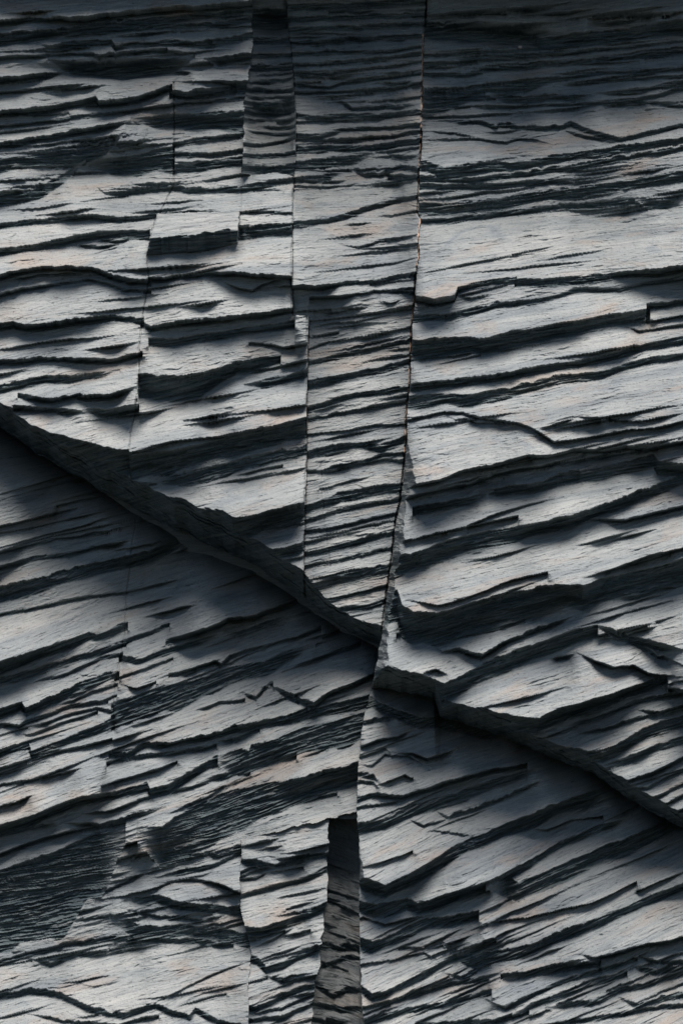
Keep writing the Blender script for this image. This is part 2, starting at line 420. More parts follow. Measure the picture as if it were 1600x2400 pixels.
8 G l 20 : 1350,862 1450,882 1568,885
8 G l 24 s0.8 : 1320,905 1450,930 1568,910
8 G l 20 : 665,1062 750,1092 900,1022 1050,962 1250,902 1350,872
8 G l 30 : 790,1122 900,1070 1000,1032 1150,972 1300,930
8 G - 30 : 100,1155 300,1102 500,1072 680,1022
8 G l 30 : 940,1092 1150,1062 1300,1000 1400,982 1568,932
8 G l 26 : 1275,1050 1360,1080 1450,1052 1568,1030
8 G - 24 : 110,1200 400,1172 700,1150 850,1110
8 G l 20 : 880,1180 1200,1130 1400,1100 1568,1082
"""
def parse():
    out = {k: [] for k in NAMES}
    for ln in EDGES.strip().splitlines():
        head, pts = ln.split(':'); h = head.split()
        ox, oy = ORG[h[0]]
        P = np.array([[float(a) for a in p.split(',')] for p in pts.split()], float) / 1.96 + (ox, oy)
        t = [float(a) / 1.96 for a in h[3].split(',')]
        s = float(h[4][1:]) if len(h) > 4 else 1.0
        for b in h[1]: out[b].append(dict(P=P, f=h[2], t=t, s=s))
    return out
EDG = parse()
def extra(b, y0, y1, gap, seed):        # beds beyond the edge of the traced part
    r = np.random.RandomState(seed); y = y0; sl = SLOPE[b]
    while y < y1:
        x = np.linspace(-160, 1760, 25); s = np.interp(y, [q[0] for q in sl], [q[1] for q in sl])
        yl = y + s * (x - 800) + np.cumsum(r.randn(25)) * 3
        EDG[b].append(dict(P=np.stack([x, yl], 1), f='-', t=[8 + 22 * r.rand()], s=0.6 + .4 * r.rand()))
        y += gap * (0.5 + r.rand())
for b, y0, y1 in (('A', -200, -75), ('B', -140, 0), ('C', -140, 0), ('E', -230, -60)): extra(b, y0, y1, 45, ord(b))
for b, y0 in (('F', 2600), ('G', 2830), ('H', 2390), ('I', 2420)): extra(b, y0, y0 + 500, 55, ord(b) + 3)
def minor(b, seed, n, x0, x1, y0, y1, lmin, lmax, tmin, tmax, st=1.0):   # thin split plates between the larger beds
    r = np.random.RandomState(seed)
    for k in range(n):
        x = x0 + (x1 - x0) * r.rand(); y = y0 + (y1 - y0) * r.rand(); L = lmin + (lmax - lmin) * r.rand() ** 1.5
        sl = SLOPE[b]; s_ = np.interp(y, [q[0] for q in sl], [q[1] for q in sl]) + .025 * r.randn()
        xx_ = np.linspace(x - L / 2, x + L / 2, 6); m_ = 6
        yy_ = y + s_ * (xx_ - x) + np.cumsum(r.randn(m_)) * L * .008
        EDG[b].append(dict(P=np.stack([xx_, yy_], 1), f=['lr', 'l', 'r', 'lr'][r.randint(4)] if L < 130 else 'lr', t=[tmin + (tmax - tmin) * r.rand() ** 2, tmin + (tmax - tmin) * r.rand() ** 2], s=None))
minor('A', 1, 45, 0, 590, 0, 440, 120, 420, 3, 9); minor('A', 2, 26, 0, 690, 440, 950, 120, 380, 2, 4); minor('A', 3, 26, 300, 720, 950, 1330, 100, 300, 3, 7)
minor('B', 4, 26, 590, 690, 0, 400, 60, 130, 3, 8); minor('C', 5, 44, 690, 990, 0, 430, 80, 300, 3, 8); minor('C', 6, 40, 700, 960, 500, 1500, 80, 260, 2.5, 6)
minor('E', 7, 50, 1000, 1600, 0, 240, 120, 460, 3, 9); minor('E', 8, 30, 1000, 1600, 370, 480, 100, 400, 3, 9); minor('E', 9, 30, 970, 1600, 500, 1320, 140, 420, 2, 3.8); minor('E', 10, 34, 900, 1600, 1380, 1960, 100, 360, 2.5, 6)
minor('F', 11, 34, 0, 860, 1330, 1960, 120, 400, 2.5, 5); minor('F', 12, 40, 0, 560, 1980, 2250, 100, 400, 3, 9); minor('F', 13, 8, 0, 560, 2300, 2420, 100, 260, 2, 3.5); minor('F', 18, 20, 0, 500, 1080, 1330, 120, 400, 2.5, 5)
minor('G', 14, 20, 850, 1600, 1700, 2250, 120, 400, 2, 4); minor('G', 15, 26, 850, 1600, 2200, 2450, 100, 340, 3, 6); minor('H', 16, 30, 570, 760, 1960, 2420, 60, 160, 2.5, 6); minor('I', 17, 12, 760, 850, 1960, 2420, 40, 100, 2, 5)

def env(b, X, Y):
    num = 0; den = 0
    for (x, y, d) in ENV[b]:
        q = 1.0 / (((X - x) * .8) ** 2 + ((Y - y) * 1.25) ** 2 + 70 ** 2) ** 1.5
        num = num + q * d; den = den + q
    return num / den + LEAN * (Y - 1200)

def lip_of(e, cols, sl, k, span):
    """lip height and band thickness over the columns; nan outside the lip"""
    P = e['P']; x0, x1 = P[0, 0], P[-1, 0]
    l = x0 - (170 if x0 < 6 else 60 if x0 < span[0] + 30 else 5); r = x1 + (170 if x1 > 1594 else 60 if x1 > span[1] - 30 else 5)
    f = np.interp(cols, P[:, 0], P[:, 1])
    f = f + np.where(cols < x0, (cols - x0) * sl, 0) + np.where(cols > x1, (cols - x1) * sl, 0)
    T = np.interp(cols, np.linspace(x0, x1, len(e['t'])), e['t']) if len(e['t']) > 1 else np.full(len(cols), e['t'][0])
    z = cols * 0 + k * 3.3
    amp = np.clip(T / 12.0, 0.45, 1.6)
    f = f + amp * 2.0 * perlin(cols / 60, z + 7, 5)
    T = T * (1 + .22 * perlin(cols / 70, z + 2, 33)) + .8
    wgt = np.ones(len(cols))
    L = min(60.0, (x1 - x0) * .3) if e['s'] is not None else (x1 - x0) * .45
    if 'l' in e['f']: wgt *= sstep(x0 - 4, x0 + L, cols)
    if 'r' in e['f']: wgt *= 1 - sstep(x1 - L, x1 + 4, cols)
    T = np.maximum(T * (.35 + .65 * wgt), 3.0)
    ok = (cols >= l) & (cols <= r)
    return f, T, wgt, ok

EDGEW = {}
def build_block(b, bi):
    M = BID == bi
    rr = np.where(M.any(1))[0]; cc = np.where(M.any(0))[0]
    r0, r1, c0, c1 = max(rr[0] - 60, 0), min(rr[-1] + 2, NY), max(cc[0] - 3, 0), min(cc[-1] + 3, NX)
    X = XX[r0:r1, c0:c1]; Y = YY[r0:r1, c0:c1]; cols = X[0].astype(float); H, W = X.shape
    sl = SLOPE[b]; SLy = np.interp(Y[:, 0], [q[0] for q in sl], [q[1] for q in sl])[:, None].astype(np.float32)
    V = Y - SLy * (X - 800)
    V = V + 9 * perlin(X / 300, V / 130, 71)
    E = env(b, X, Y).astype(np.float32) + 10 * perlin(X / 180, V / 60, 44 + bi)
    # long low swings of the bedding surfaces
    K = np.full((H, W), -1, np.int16); TAU = np.zeros((H, W), np.float32); SS = np.full((H, W), 1.0, np.float32); WG = np.ones((H, W), np.float32); TH = np.zeros((H, W), np.float32)
    part = np.zeros((H, W), np.int16); rows = Y[:, :1]
    ed = sorted(EDG[b], key=lambda e: np.interp(cols.mean(), e['P'][:, 0], e['P'][:, 1]))
    bw = {}
    lips = []
    for k, e in enumerate(ed):
        ymid = e['P'][:, 1].mean(); sl1 = np.interp(ymid, [q[0] for q in sl], [q[1] for q in sl])
        row = lambda yv: M[np.clip(int((yv - ys[0]) / G), 0, NY - 1), c0:c1]
        inb = row(ymid); ra = cols[row(e['P'][0, 1])]; rb = cols[row(e['P'][-1, 1])]
        span = (ra.min() if len(ra) else -999, rb.max() if len(rb) else 9999)
        f, T, wg, ok = lip_of(e, cols, sl1, k + bi * 40, span)
        lips.append((f, T, wg, ok))
        wblk = max(inb.sum(), 30) * G
        ext = min(e['P'][-1, 0], cols[-1]) - max(e['P'][0, 0], cols[0])
        if ext > .42 * wblk and max(e['t']) > 7:
            part += (rows > (f + T)[None, :]).astype(np.int16)
    # slope of each bed = that of the lip just below it (fill from the bottom up)
    for k in range(len(ed) - 1, -1, -1):
        f, T, wg, ok = lips[k]
        if ed[k]['s'] is not None:
            m = (rows <= f[None, :] + 2) & (rows > f[None, :] - 190) & ok[None, :]
            SS[m] = ed[k]['s']
    for k in sorted(range(len(ed)), key=lambda q: (ed[q]['s'] is not None, max(ed[q]['t']) > 14)):
        f, T, wg, ok = lips[k]
        ia = max(int((f.min() - Y[0, 0]) / G) - 2, 0); ib = min(int(((f + T).max() - Y[0, 0]) / G) + 3, H)
        if ib <= ia: continue
        tau = (rows[ia:ib] - f[None, :]) / T[None, :]
        m = (tau >= 0) & (tau < 1) & ok[None, :]
        K[ia:ib][m] = k; TAU[ia:ib][m] = tau[m]; WG[ia:ib][m] = np.broadcast_to(wg[None, :], m.shape)[m]; TH[ia:ib][m] = np.broadcast_to(T[None, :], m.shape)[m]
    s0 = STEEP[b] * SS * (1 + .38 * perlin(X / 150, V / 45, 61 + bi))
    if b == 'C': s0 = s0 * (1 - .38 * sstep(660, 760, Y))
    if b == 'A': s0 = s0 * (1 - .25 * sstep(620, 720, Y) * (1 - sstep(880, 930, Y)))
    D = np.zeros((H, W), np.float32); d = E[0].copy(); kp = np.full(W, -1, np.int16); lipd = d.copy(); tau0 = np.zeros(W, np.float32); j3c = int(np.argmin(np.abs(cols - 556)))
    fresh = (np.cumsum(M[r0:r1, c0:c1], 0) == 0)
    CAP = 230.0
    for i in range(H):
        k = K[i]; inside = k >= 0
        new = inside & (k != kp); lipd = np.where(new, d, lipd); tau0 = np.where(new, np.where(TAU[i] > .2, TAU[i], 0), tau0)
        tau = np.clip((TAU[i] - tau0) / (1 - tau0), 0, 1); drop_ = lipd - E[i]; g = tau ** .45 + (.12 + 9 / np.maximum(drop_, 30)) * np.sin(np.pi * np.clip((tau - .45) / .5, 0, 1))
        drop = np.clip(lipd - E[i], np.where(inside, 8, 0), 6 + 4 * TH[i] + .2 * TH[i] ** 2) * WG[i]
        dn = np.where(inside, lipd - drop * g, d + s0[i] * G * np.clip(1.3 - (d - E[i]) / CAP, 0.3, 1))
        for o_, q_ in ((1, 6), (4, 10)):
            df = np.clip(d[o_:] - d[:-o_], -q_, q_) * .2 * (~inside[o_:] & ~inside[:-o_])
            dn = dn.copy(); dn[:-o_] += df; dn[o_:] -= df
        dl = lipd[1:] - lipd[:-1]; dl = np.where(inside[1:] & inside[:-1] & (k[1:] == k[:-1]) & (np.abs(dl) < 25), dl * .25, 0)
        lipd = lipd.copy(); lipd[:-1] += dl; lipd[1:] -= dl
        d = np.where(fresh[i], dn[j3c] if b == 'A' else E[i], dn); kp = k; D[i] = d
    band = (K >= 0).astype(np.float32) * WG
    bs = band.copy()
    for _ in range(2):
        bs = (np.roll(bs, 1, 0) + bs + np.roll(bs, -1, 0)) / 3
    # chip the lips into short straight runs with sudden jogs; the beds above stay smooth
    near = bs.copy(); n = int(22 / G)
    for q in range(1, n): near[:-q] = np.maximum(near[:-q], bs[q:] * (1 - q / n))
    st = fbm(X / 26, V / 70, 2, 23 + bi); st = np.round(st * 3.5) / 3.5
    jog = 1.0 + 2.4 * sstep(-.1, .5, perlin(X / 120, V / 110, 3 + bi))
    thd = TH.copy()
    for q in range(1, int(16 / G)): thd[:-q] = np.maximum(thd[:-q], TH[q:])
    deep = (.22 + .78 * sstep(3.5, 13, thd)) * np.where(K >= 0, np.exp(-(TAU * TH / 7.0) ** 2), 1.0)
    jg = near * deep * (1.7 * st * jog + 1.3 * fbm(X / 11, V / 40, 3, 21, .6) + .4 * fbm(X / 5, V / 12, 2, 27)) * (.5 + .9 * sstep(-.4, .5, perlin(X / 200, V / 50, 29)))
    fi = np.clip(np.arange(H)[:, None] + jg / G, 0, H - 1.001); i0 = fi.astype(np.int32); fr = (fi - i0).astype(np.float32)
    cj = np.arange(W)[None, :].repeat(H, 0)
    take = lambda A: A[i0, cj] * (1 - fr) + A[np.minimum(i0 + 1, H - 1), cj] * fr
    D = take(D); bs = take(bs)
    Ds = D.copy()
    Ds[1:-1] = .12 * D[:-2] + .76 * D[1:-1] + .12 * D[2:]
    D = Ds
    wv = V + 3.0 * fbm(X / 34, V / 14, 2, 81)
    def shingle(period, wob, lu, lv, seed, sharp=.18):
        q = V / period + wob * fbm(X / lu, V / lv, 4, seed, .5); fr = q - np.floor(q)
        return np.where(fr < 1 - sharp, fr / (1 - sharp), (1 - fr) / sharp)      # rises slowly, drops at once
    rough = sstep(-.2, .5, perlin(X / 130, V / 60, 55 + bi)); r2 = sstep(-.1, .45, perlin(X / 90, V / 16, 57 + bi)); r2 = np.maximum(r2, .9 * near); r3 = sstep(0, .4, perlin(X / 60, V / 12, 59 + bi))
    surf = 5.0 * shingle(30, 1.3, 200, 50, 91 + bi, .10) * r2 * (.35 + .65 * rough) + 2.8 * shingle(11, 1.0, 110, 24, 111 + bi, .2) * np.maximum(r3, .3) + 1.3 * shingle(5.2, .9, 60, 14, 117 + bi, .35) * sstep(-.5, .4, perlin(X / 50, V / 14, 119))
    surf = surf + 1.9 * fbm(X / 60, wv / 7, 4, 141, .6) * (.4 + .8 * rough) + 0.8 * fbm(X / 10, wv / 3.5, 2, 171) + 3 * perlin(X / 200, V / 70, 145)
    edge = 11.0 * shingle(14, .8, 160, 30, 151 + bi, .3) * sstep(-.4, .3, perlin(X / 120, V / 20, 153)) + 6.0 * shingle(6.5, .8, 110, 20, 157 + bi, .35)
    edge = edge + 3.0 * (np.round(fbm(X / 45, wv / 14, 2, 161) * 4) / 4) + 2.0 * fbm(X / 12, wv / 5, 3, 181, .6) + 3.5 * np.maximum(perlin(X / 22, wv / 7, 187), 0) - 9
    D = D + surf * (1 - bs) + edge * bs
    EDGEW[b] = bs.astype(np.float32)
    return (r0, r1, c0, c1), D.astype(np.float32), V, part

BL = {}; CUTM = {}
for bi, b in enumerate(NAMES):
    BL[b] = build_block(b, bi)

def full(b):
    (r0, r1, c0, c1), D, V, part = BL[b]
    F = np.full((NY, NX), np.nan, np.float32); F[r0:r1, c0:c1] = D; return F
def vfull(b):
    (r0, r1, c0, c1), D, V, part = BL[b]; return YY[r0:r1, c0:c1], XX[r0:r1, c0:c1]
# joint faces: planes that cut the blocks off obliquely
def cutdown(b, line, base, rate, amp, seed):
    Y, X = vfull(b); (r0, r1, c0, c1), D, V, part = BL[b]
    h = line[None, c0:c1] - Y
    # the joint face breaks across the laminae, whose edges run along it as fine overhanging steps
    hh = h + .12 * (X - 800) * .3 + 3 * fbm(X / 90, h / 30, 3, seed + 9)
    def stair(p, sd, wob):
        q = hh / p + wob * fbm(X / 160, hh / 40, 3, sd); f_ = q - np.floor(q)
        return np.where(f_ < .3, f_ / .3, (1 - f_) / .7) - .5
    cut = base + LEAN * (Y - 1200) + rate * h + 20 * stair(20, seed + 1, .7) + 9 * stair(8, seed + 2, .7) + 18 * perlin(X / 170, h / 160, seed + 4) + 12 * perlin(X / 45, h / 45, seed + 5) + amp * fbm(X / 22, h / 9, 3, seed)
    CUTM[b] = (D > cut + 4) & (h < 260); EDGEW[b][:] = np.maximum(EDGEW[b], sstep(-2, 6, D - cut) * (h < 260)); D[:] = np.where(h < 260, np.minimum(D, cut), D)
cutdown('A', d1, -270, (4.6 - 1.4 * sstep(60, 330, xs) + 1.0 * sstep(480, 712, xs))[None, BL['A'][0][2]:BL['A'][0][3]], 4, 201)
cutdown('C', d1, -270, 3.8, 4, 205)
cutdown('E', d2, -170, 4.4, 4, 209)
# unseen brow added above frame for its shade, and dark hollows between the beds
for b in 'ABCE':
    Y, X = vfull(b); (r0, r1, c0, c1), D, V, part = BL[b]
    xa = 640 + 30 * perlin(Y / 40, Y * 0 + 3, 9)
    D += 230 * (1 - sstep(-95, -60, Y + 8 * fbm(X / 40, Y * 0, 3, 61))) * (.66 + .34 * sstep(xa - 90, xa + 20, X))
    for (cx, cy, rx, ry, dp, sl_) in ((260, 150, 190, 20, 60, -.02), (1180, 62, 150, 24, 80, .05), (630, 30, 40, 30, 60, 0), (480, 278, 110, 14, 35, 0), (230, 385, 120, 22, 45, -.1)):
        D -= dp * np.exp(-(((X - cx) / rx) ** 2 + ((Y - cy - sl_ * (X - cx)) / ry) ** 2) ** 1.5)
# the loose plate lying on the bed: thick and square-cut
LP = [(368,497),(560,492),(556,565),(470,588),(343,594),(352,540)]
def in_poly(X, Y, P):
    r = np.zeros(X.shape, bool); j = len(P) - 1
    for i in range(len(P)):
        (xi, yi), (xj, yj) = P[i], P[j]
        if yi != yj: r ^= ((yi > Y) != (yj > Y)) & (X < (xj - xi) * (Y - yi) / (yj - yi) + xi)
        j = i
    return r
wj = 2.5 * fbm(XX / 16, YY / 16, 3, 311)
PLATE = in_poly(XX + wj, YY + wj * .6, LP) & (BID == 0)
Y, X = vfull('A'); (r0, r1, c0, c1), D, V, part = BL['A']; PM = PLATE[r0:r1, c0:c1]
vv = Y + .1 * (X - 450)
BP = LEAN * (Y - 1200) + 12; top = BP + .7 * (vv - 492); lipv = 548 + 5 * perlin(X / 25, X * 0, 7) + 3 * np.round(2 * perlin(X / 30, X * 0 + 4, 5))
face = BP + .7 * (lipv - 492) - 1.3 * (vv - lipv) + 7 * fbm(X / 50, vv / 6, 3, 317)
D[:] = np.where(PM, np.where(vv < lipv, top + 2 * fbm(X / 60, vv / 9, 3, 319), face), D)
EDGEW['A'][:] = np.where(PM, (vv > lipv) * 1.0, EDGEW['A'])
# bevelled left flank of the right block
Y, X = vfull('E'); (r0, r1, c0, c1), D, V, part = BL['E']
hx = X - jm[r0:r1, None]
bev = sstep(950, 1150, Y)
rate = 12 - 5.5 * bev; off = 60 - 130 * bev
cut = env('E', X, Y) + off + rate * hx + 16 * fbm(X / 22, Y / 30, 4, 221, .6) + 14 * np.round(2 * fbm(X / 60, Y / 18, 2, 223)) / 2
CUTM['E'] |= (D > cut + 4) & (hx < 60); D[:] = np.minimum(D, np.where(hx < 60, cut, 1e4))
Y, X = vfull('G'); (r0, r1, c0, c1), D, V, part = BL['G']
hx = X - jm[r0:r1, None]
cut = env('G', X, Y) + 20 + 7 * hx + 8 * fbm(X / 20, Y / 22, 4, 225, .6)
D[:] = np.minimum(D, np.where(hx < 50, cut, 1e4))
Y, X = vfull('I'); (r0, r1, c0, c1), D, V, part = BL['I']
D += 9 * fbm(X / 45, Y / 70, 3, 227)
D += 30 * np.exp(-np.maximum(Y - ht[None, c0:c1], 0) / 35)
for b, ln, dp in (('F', poly_y(xs, D1), 150), ('G', poly_y(xs, D2), 105)):          # open gap where the lower blocks pass behind the upper ones
    Y, X = vfull(b); (r0, r1, c0, c1), D, V, part = BL[b]; hb = np.maximum(Y - ln[None, c0:c1], 0)
    D -= dp * np.exp(-(hb / 42) ** 1.3)
# hairline cracks across the beds
def crack(b, pts, width, depth, y0, y1):
    Y, X = vfull(b); (r0, r1, c0, c1), D, V, part = BL[b]
    p = np.array(pts, float); xc = np.interp(Y[:, 0], p[:, 1], p[:, 0]) + 1.2 * fbm(Y[:, 0] / 14, Y[:, 0] * 0 + 5, 3, 7)
    dx = np.abs(X - xc[:, None]); m = (Y > y0) & (Y < y1)
    D[:] = D - np.where(m, depth * np.clip(1 - dx / width, 0, 1), 0) 
crack('A', J4, 2.4, 8, 180, 1060)
crack('A', [(565,400),(562,490),(560,560)], 2.2, 4, 400, 500)
crack('C', J2, 3.5, 9, -200, 1500); crack('A', J2, 3.0, 9, 400, 1400)
crack('C', JM, 5.0, 26, -200, 1480)
crack('C', [(752,1080),(760,1220),(775,1330)], 1.8, 4, 1080, 1330)
crack('F', [(312,1210),(288,1400),(288,1460),(276,1547),(260,1634),(262,1690)], 2.2, 6, 1210, 1690)

# ------------------------------------------------------------------ material
def rock_material():
    m = bpy.data.materials.new('slate'); m.use_nodes = True; n = m.node_tree.nodes; l = m.node_tree.links
    bs = n['Principled BSDF']; bs.inputs['Specular IOR Level'].default_value = .25
    uv = n.new('ShaderNodeUVMap'); uv.uv_map = 'bedding'
    def mapped(sx, sy):
        mp = n.new('ShaderNodeMapping'); mp.inputs['Scale'].default_value = (sx, sy, 1); l.new(uv.outputs[0], mp.inputs[0]); return mp
    def noise(sx, sy, det, rough=.6, dist=0.0):
        t = n.new('ShaderNodeTexNoise'); t.inputs['Scale'].default_value = 1; t.inputs['Detail'].default_value = det
        t.inputs['Roughness'].default_value = rough; t.inputs['Distortion'].default_value = dist
        l.new(mapped(sx, sy).outputs[0], t.inputs[0]); return t
    def ramp(src, stops):
        r = n.new('ShaderNodeValToRGB'); e = r.color_ramp.elements
        while len(e) < len(stops): e.new(.5)
        for a, (p, c) in zip(e, stops): a.position = p; a.color = (*c, 1)
        l.new(src, r.inputs[0]); return r
    def mix(fac, a, b, mode='MIX'):
        x = n.new('ShaderNodeMix'); x.data_type = 'RGBA'; x.blend_type = mode
        if isinstance(fac, float): x.inputs[0].default_value = fac
        else: l.new(fac, x.inputs[0])
        for s, v in ((6, a), (7, b)):
            if isinstance(v, tuple): x.inputs[s].default_value = (*v, 1)
            else: l.new(v, x.inputs[s])
        return x.outputs[2]
    broad = noise(2.2, 5, 4)
    base = ramp(broad.outputs[0], [(.3, (.168, .192, .200)), (.52, (.212, .240, .243)), (.75, (.258, .278, .274))]).outputs[0]
    streak = noise(10, 160, 4, .65, .3)
    st = ramp(streak.outputs[0], [(.3, (.62, .65, .68)), (.47, (.97, .97, .97)), (.7, (1.15, 1.14, 1.12))]).outputs[0]
    c = mix(1.0, base, st, 'MULTIPLY')
    beds = noise(1.1, 16, 4, .55)          # beds differ in tone
    bd = ramp(beds.outputs[0], [(.34, (.68, .72, .77)), (.5, (1, 1, 1)), (.68, (1.14, 1.12, 1.1))]).outputs[0]
    c = mix(1.0, c, bd, 'MULTIPLY')
    tan = noise(3, 12, 5, .6, .5)
    tm = ramp(tan.outputs[0], [(.54, (0, 0, 0)), (.7, (.65, .65, .65))]).outputs[0]
    c = mix(tm, c, (.24, .205, .17))
    blue = noise(5, 9, 5, .55, 1.0)
    bm = ramp(blue.outputs[0], [(.62, (0, 0, 0)), (.74, (.7, .7, .7))]).outputs[0]
    c = mix(bm, c, (.12, .15, .175))
    speck = noise(260, 420, 3, .7)
    sp = ramp(speck.outputs[0], [(.3, (.5, .52, .54)), (.44, (.98, .98, .98)), (.6, (1, 1, 1)), (.72, (1.25, 1.23, 1.2))]).outputs[0]
    c = mix(1.0, c, sp, 'MULTIPLY')
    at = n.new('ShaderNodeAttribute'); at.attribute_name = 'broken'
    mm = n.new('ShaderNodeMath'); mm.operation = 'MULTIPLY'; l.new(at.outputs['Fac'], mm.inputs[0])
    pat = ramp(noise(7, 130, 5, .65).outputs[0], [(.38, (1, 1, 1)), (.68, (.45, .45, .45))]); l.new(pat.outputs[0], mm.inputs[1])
    fresh = mix(1.0, c, (.22, .31, .345), 'MULTIPLY')          # broken edges are darker slate than weathered beds, deepened further with painted teal shade
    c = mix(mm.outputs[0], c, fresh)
    dash = noise(48, 300, 2, .5, 1.2)       # short dark splits along the grain
    dk = ramp(dash.outputs[0], [(.28, (.42, .45, .48)), (.35, (1, 1, 1))]).outputs[0]
    c = mix(1.0, c, dk, 'MULTIPLY')
    l.new(c, bs.inputs['Base Color'])
    bs.inputs['Roughness'].default_value = .78
    b1 = n.new('ShaderNodeBump'); b1.inputs['Strength'].default_value = .55; b1.inputs['Distance'].default_value = .0035
    l.new(noise(26, 300, 5, .62, .4).outputs[0], b1.inputs['Height'])
    b3 = n.new('ShaderNodeBump'); b3.inputs['Strength'].default_value = .8; b3.inputs['Distance'].default_value = .003
    l.new(dk, b3.inputs['Height']); l.new(b1.outputs[0], b3.inputs['Normal'])
    b2 = n.new('ShaderNodeBump'); b2.inputs['Strength'].default_value = .5; b2.inputs['Distance'].default_value = .0022
    l.new(noise(220, 500, 3, .6).outputs[0], b2.inputs['Height']); l.new(b3.outputs[0], b2.inputs['Normal'])
    l.new(b2.outputs[0], bs.inputs['Normal'])
    return m
ROCK = rock_material()
def plain(name, col, rough=.8, scale=60):
    m = bpy.data.materials.new(name); m.use_nodes = True; n = m.node_tree.nodes; l = m.node_tree.links
    bs = n['Principled BSDF']; bs.inputs['Roughness'].default_value = rough
    t = n.new('ShaderNodeTexNoise'); t.inputs['Scale'].default_value = scale; tc = n.new('ShaderNodeTexCoord'); l.new(tc.outputs['Object'], t.inputs[0])
    r = n.new('ShaderNodeValToRGB'); r.color_ramp.elements[0].color = (*[c * .6 for c in col], 1); r.color_ramp.elements[1].color = (*[min(1, c * 1.3) for c in col], 1)
    l.new(t.outputs[0], r.inputs[0]); l.new(r.outputs[0], bs.inputs['Base Color']); return m

# ------------------------------------------------------------------ meshes
def mesh_obj(name, verts, quads, uvs, mat, parent=None, smooth=True, broken=None):
    me = bpy.data.meshes.new(name)
    nv, nf = len(verts), len(quads)
    me.vertices.add(nv); me.vertices.foreach_set('co', verts.astype(np.float32).ravel())
    me.loops.add(nf * 4); me.loops.foreach_set('vertex_index', quads.astype(np.int32).ravel())
    me.polygons.add(nf); me.polygons.foreach_set('loop_start', np.arange(0, nf * 4, 4, dtype=np.int32))
    if uvs is not None:
        ul = me.uv_layers.new(name='bedding'); ul.data.foreach_set('uv', uvs[quads.ravel()].astype(np.float32).ravel())
    me.polygons.foreach_set('use_smooth', np.full(nf, smooth))
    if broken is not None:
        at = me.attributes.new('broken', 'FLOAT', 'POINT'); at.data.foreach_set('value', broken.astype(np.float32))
    me.update(calc_edges=True)
    me.materials.append(mat)
    o = bpy.data.objects.new(name, me); COL.objects.link(o)
    if parent is not None: o.parent = parent
    return o
BACK = -430.0
def cells_mesh(name, cells, r0, c0, D, V, BW, parent, loc):
    """cells: bool array of quads (H-1, W-1) of a block window; the faces plus side walls running back into the rock"""
    H, W = D.shape
    ci, cj = np.where(cells)
    idx = np.full((H, W), -1, np.int64)
    q = np.stack([ci * W + cj, (ci + 1) * W + cj, (ci + 1) * W + cj + 1, ci * W + cj + 1], 1)
    used = np.unique(q); flat = idx.ravel(); flat[used] = np.arange(len(used))
    vi, vj = used // W, used % W
    x = xs[vj + c0]; y = ys[vi + r0]; d = D[vi, vj]
    vb = np.stack([(x - 800) * S, -d * S, (1200 - y) * S], 1)
    uv = np.stack([x * S, V[vi, vj] * S], 1)
    quads = flat[q]
    # side walls
    cp = np.pad(cells, 1)
    segs = []
    a, b_ = cp[1:-1, 1:-1], cp[:-2, 1:-1]; i, j = np.where(a & ~b_); segs.append(np.stack([i * W + j + 1, i * W + j], 1)[:, ::-1][:, ::-1])
    b_ = cp[2:, 1:-1]; i, j = np.where(a & ~b_); segs.append(np.stack([(i + 1) * W + j, (i + 1) * W + j + 1], 1))
    b_ = cp[1:-1, :-2]; i, j = np.where(a & ~b_); segs.append(np.stack([i * W + j, (i + 1) * W + j], 1))
    b_ = cp[1:-1, 2:]; i, j = np.where(a & ~b_); segs.append(np.stack([(i + 1) * W + j + 1, i * W + j + 1], 1))
    sg = flat[np.concatenate(segs)]
    n0 = len(vb); k = len(sg)
    fa, fb = vb[sg[:, 0]], vb[sg[:, 1]]
    def back(v, t):
        o = v.copy(); o[:, 1] = v[:, 1] * (1 - t) + (-BACK * S + LEAN * v[:, 2]) * t; return o
    allv = [vb]; alluv = [uv]; lev = [0, .25, .6, 1]
    for t in lev:
        allv += [back(fa, t), back(fb, t)]
        alluv += [uv[sg[:, 0]] + (0, t * .2), uv[sg[:, 1]] + (0, t * .2)]
    sq = []
    ar = np.arange(k)
    for m in range(len(lev) - 1):
        a0 = n0 + 2 * m * k; a1 = n0 + 2 * (m + 1) * k
        sq.append(np.stack([a0 + k + ar, a0 + ar, a1 + ar, a1 + k + ar], 1))
    V_ = np.concatenate(allv) - np.array(loc); Q = np.concatenate([quads] + sq); U = np.concatenate(alluv)
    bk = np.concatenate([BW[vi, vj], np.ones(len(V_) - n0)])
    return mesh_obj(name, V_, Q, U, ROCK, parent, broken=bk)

def line(q, pts):
    ox, oy = ORG[q]; P = np.array(pts, float) / 1.96 + (ox, oy)
    return np.interp(xs, P[:, 0], P[:, 1])[None, :] + 3 * fbm(XX / 50, XX * 0 + 3, 2, 401)
j4 = poly_x(yy, [(403,-200)] + J4 + [(303,1200)])
e1 = line('2', [(390,992),(650,985),(900,945),(1200,925),(1568,912),(1860,860)])
e2 = line('4', [(315,712),(500,690),(640,672),(800,630),(1000,582),(1200,558),(1400,515),(1568,478),(1860,400)])
e3 = line('6', [(0,1200),(420,860),(470,855),(560,815),(700,762),(850,700),(1050,640),(1160,585),(1210,490),(1300,445),(1568,380),(1860,300)])
f1 = line('7', [(-300,960),(0,925),(120,900),(350,880),(520,865),(740,830),(1060,815),(1200,800)])
g1 = line('8', [(50,880),(250,815),(460,745),(650,690),(850,620),(1050,530),(1200,460),(1400,380),(1568,330),(1860,220)])
TID = BID.astype(np.int16).copy()
TID[(BID == 0) & (XX > j4[:, None])] = 10
TID[PLATE] = 11
TID[(BID == 3) & (YY > e1)] = 12; TID[(BID == 3) & (YY > e2)] = 13; TID[(BID == 3) & (YY > e3)] = 14
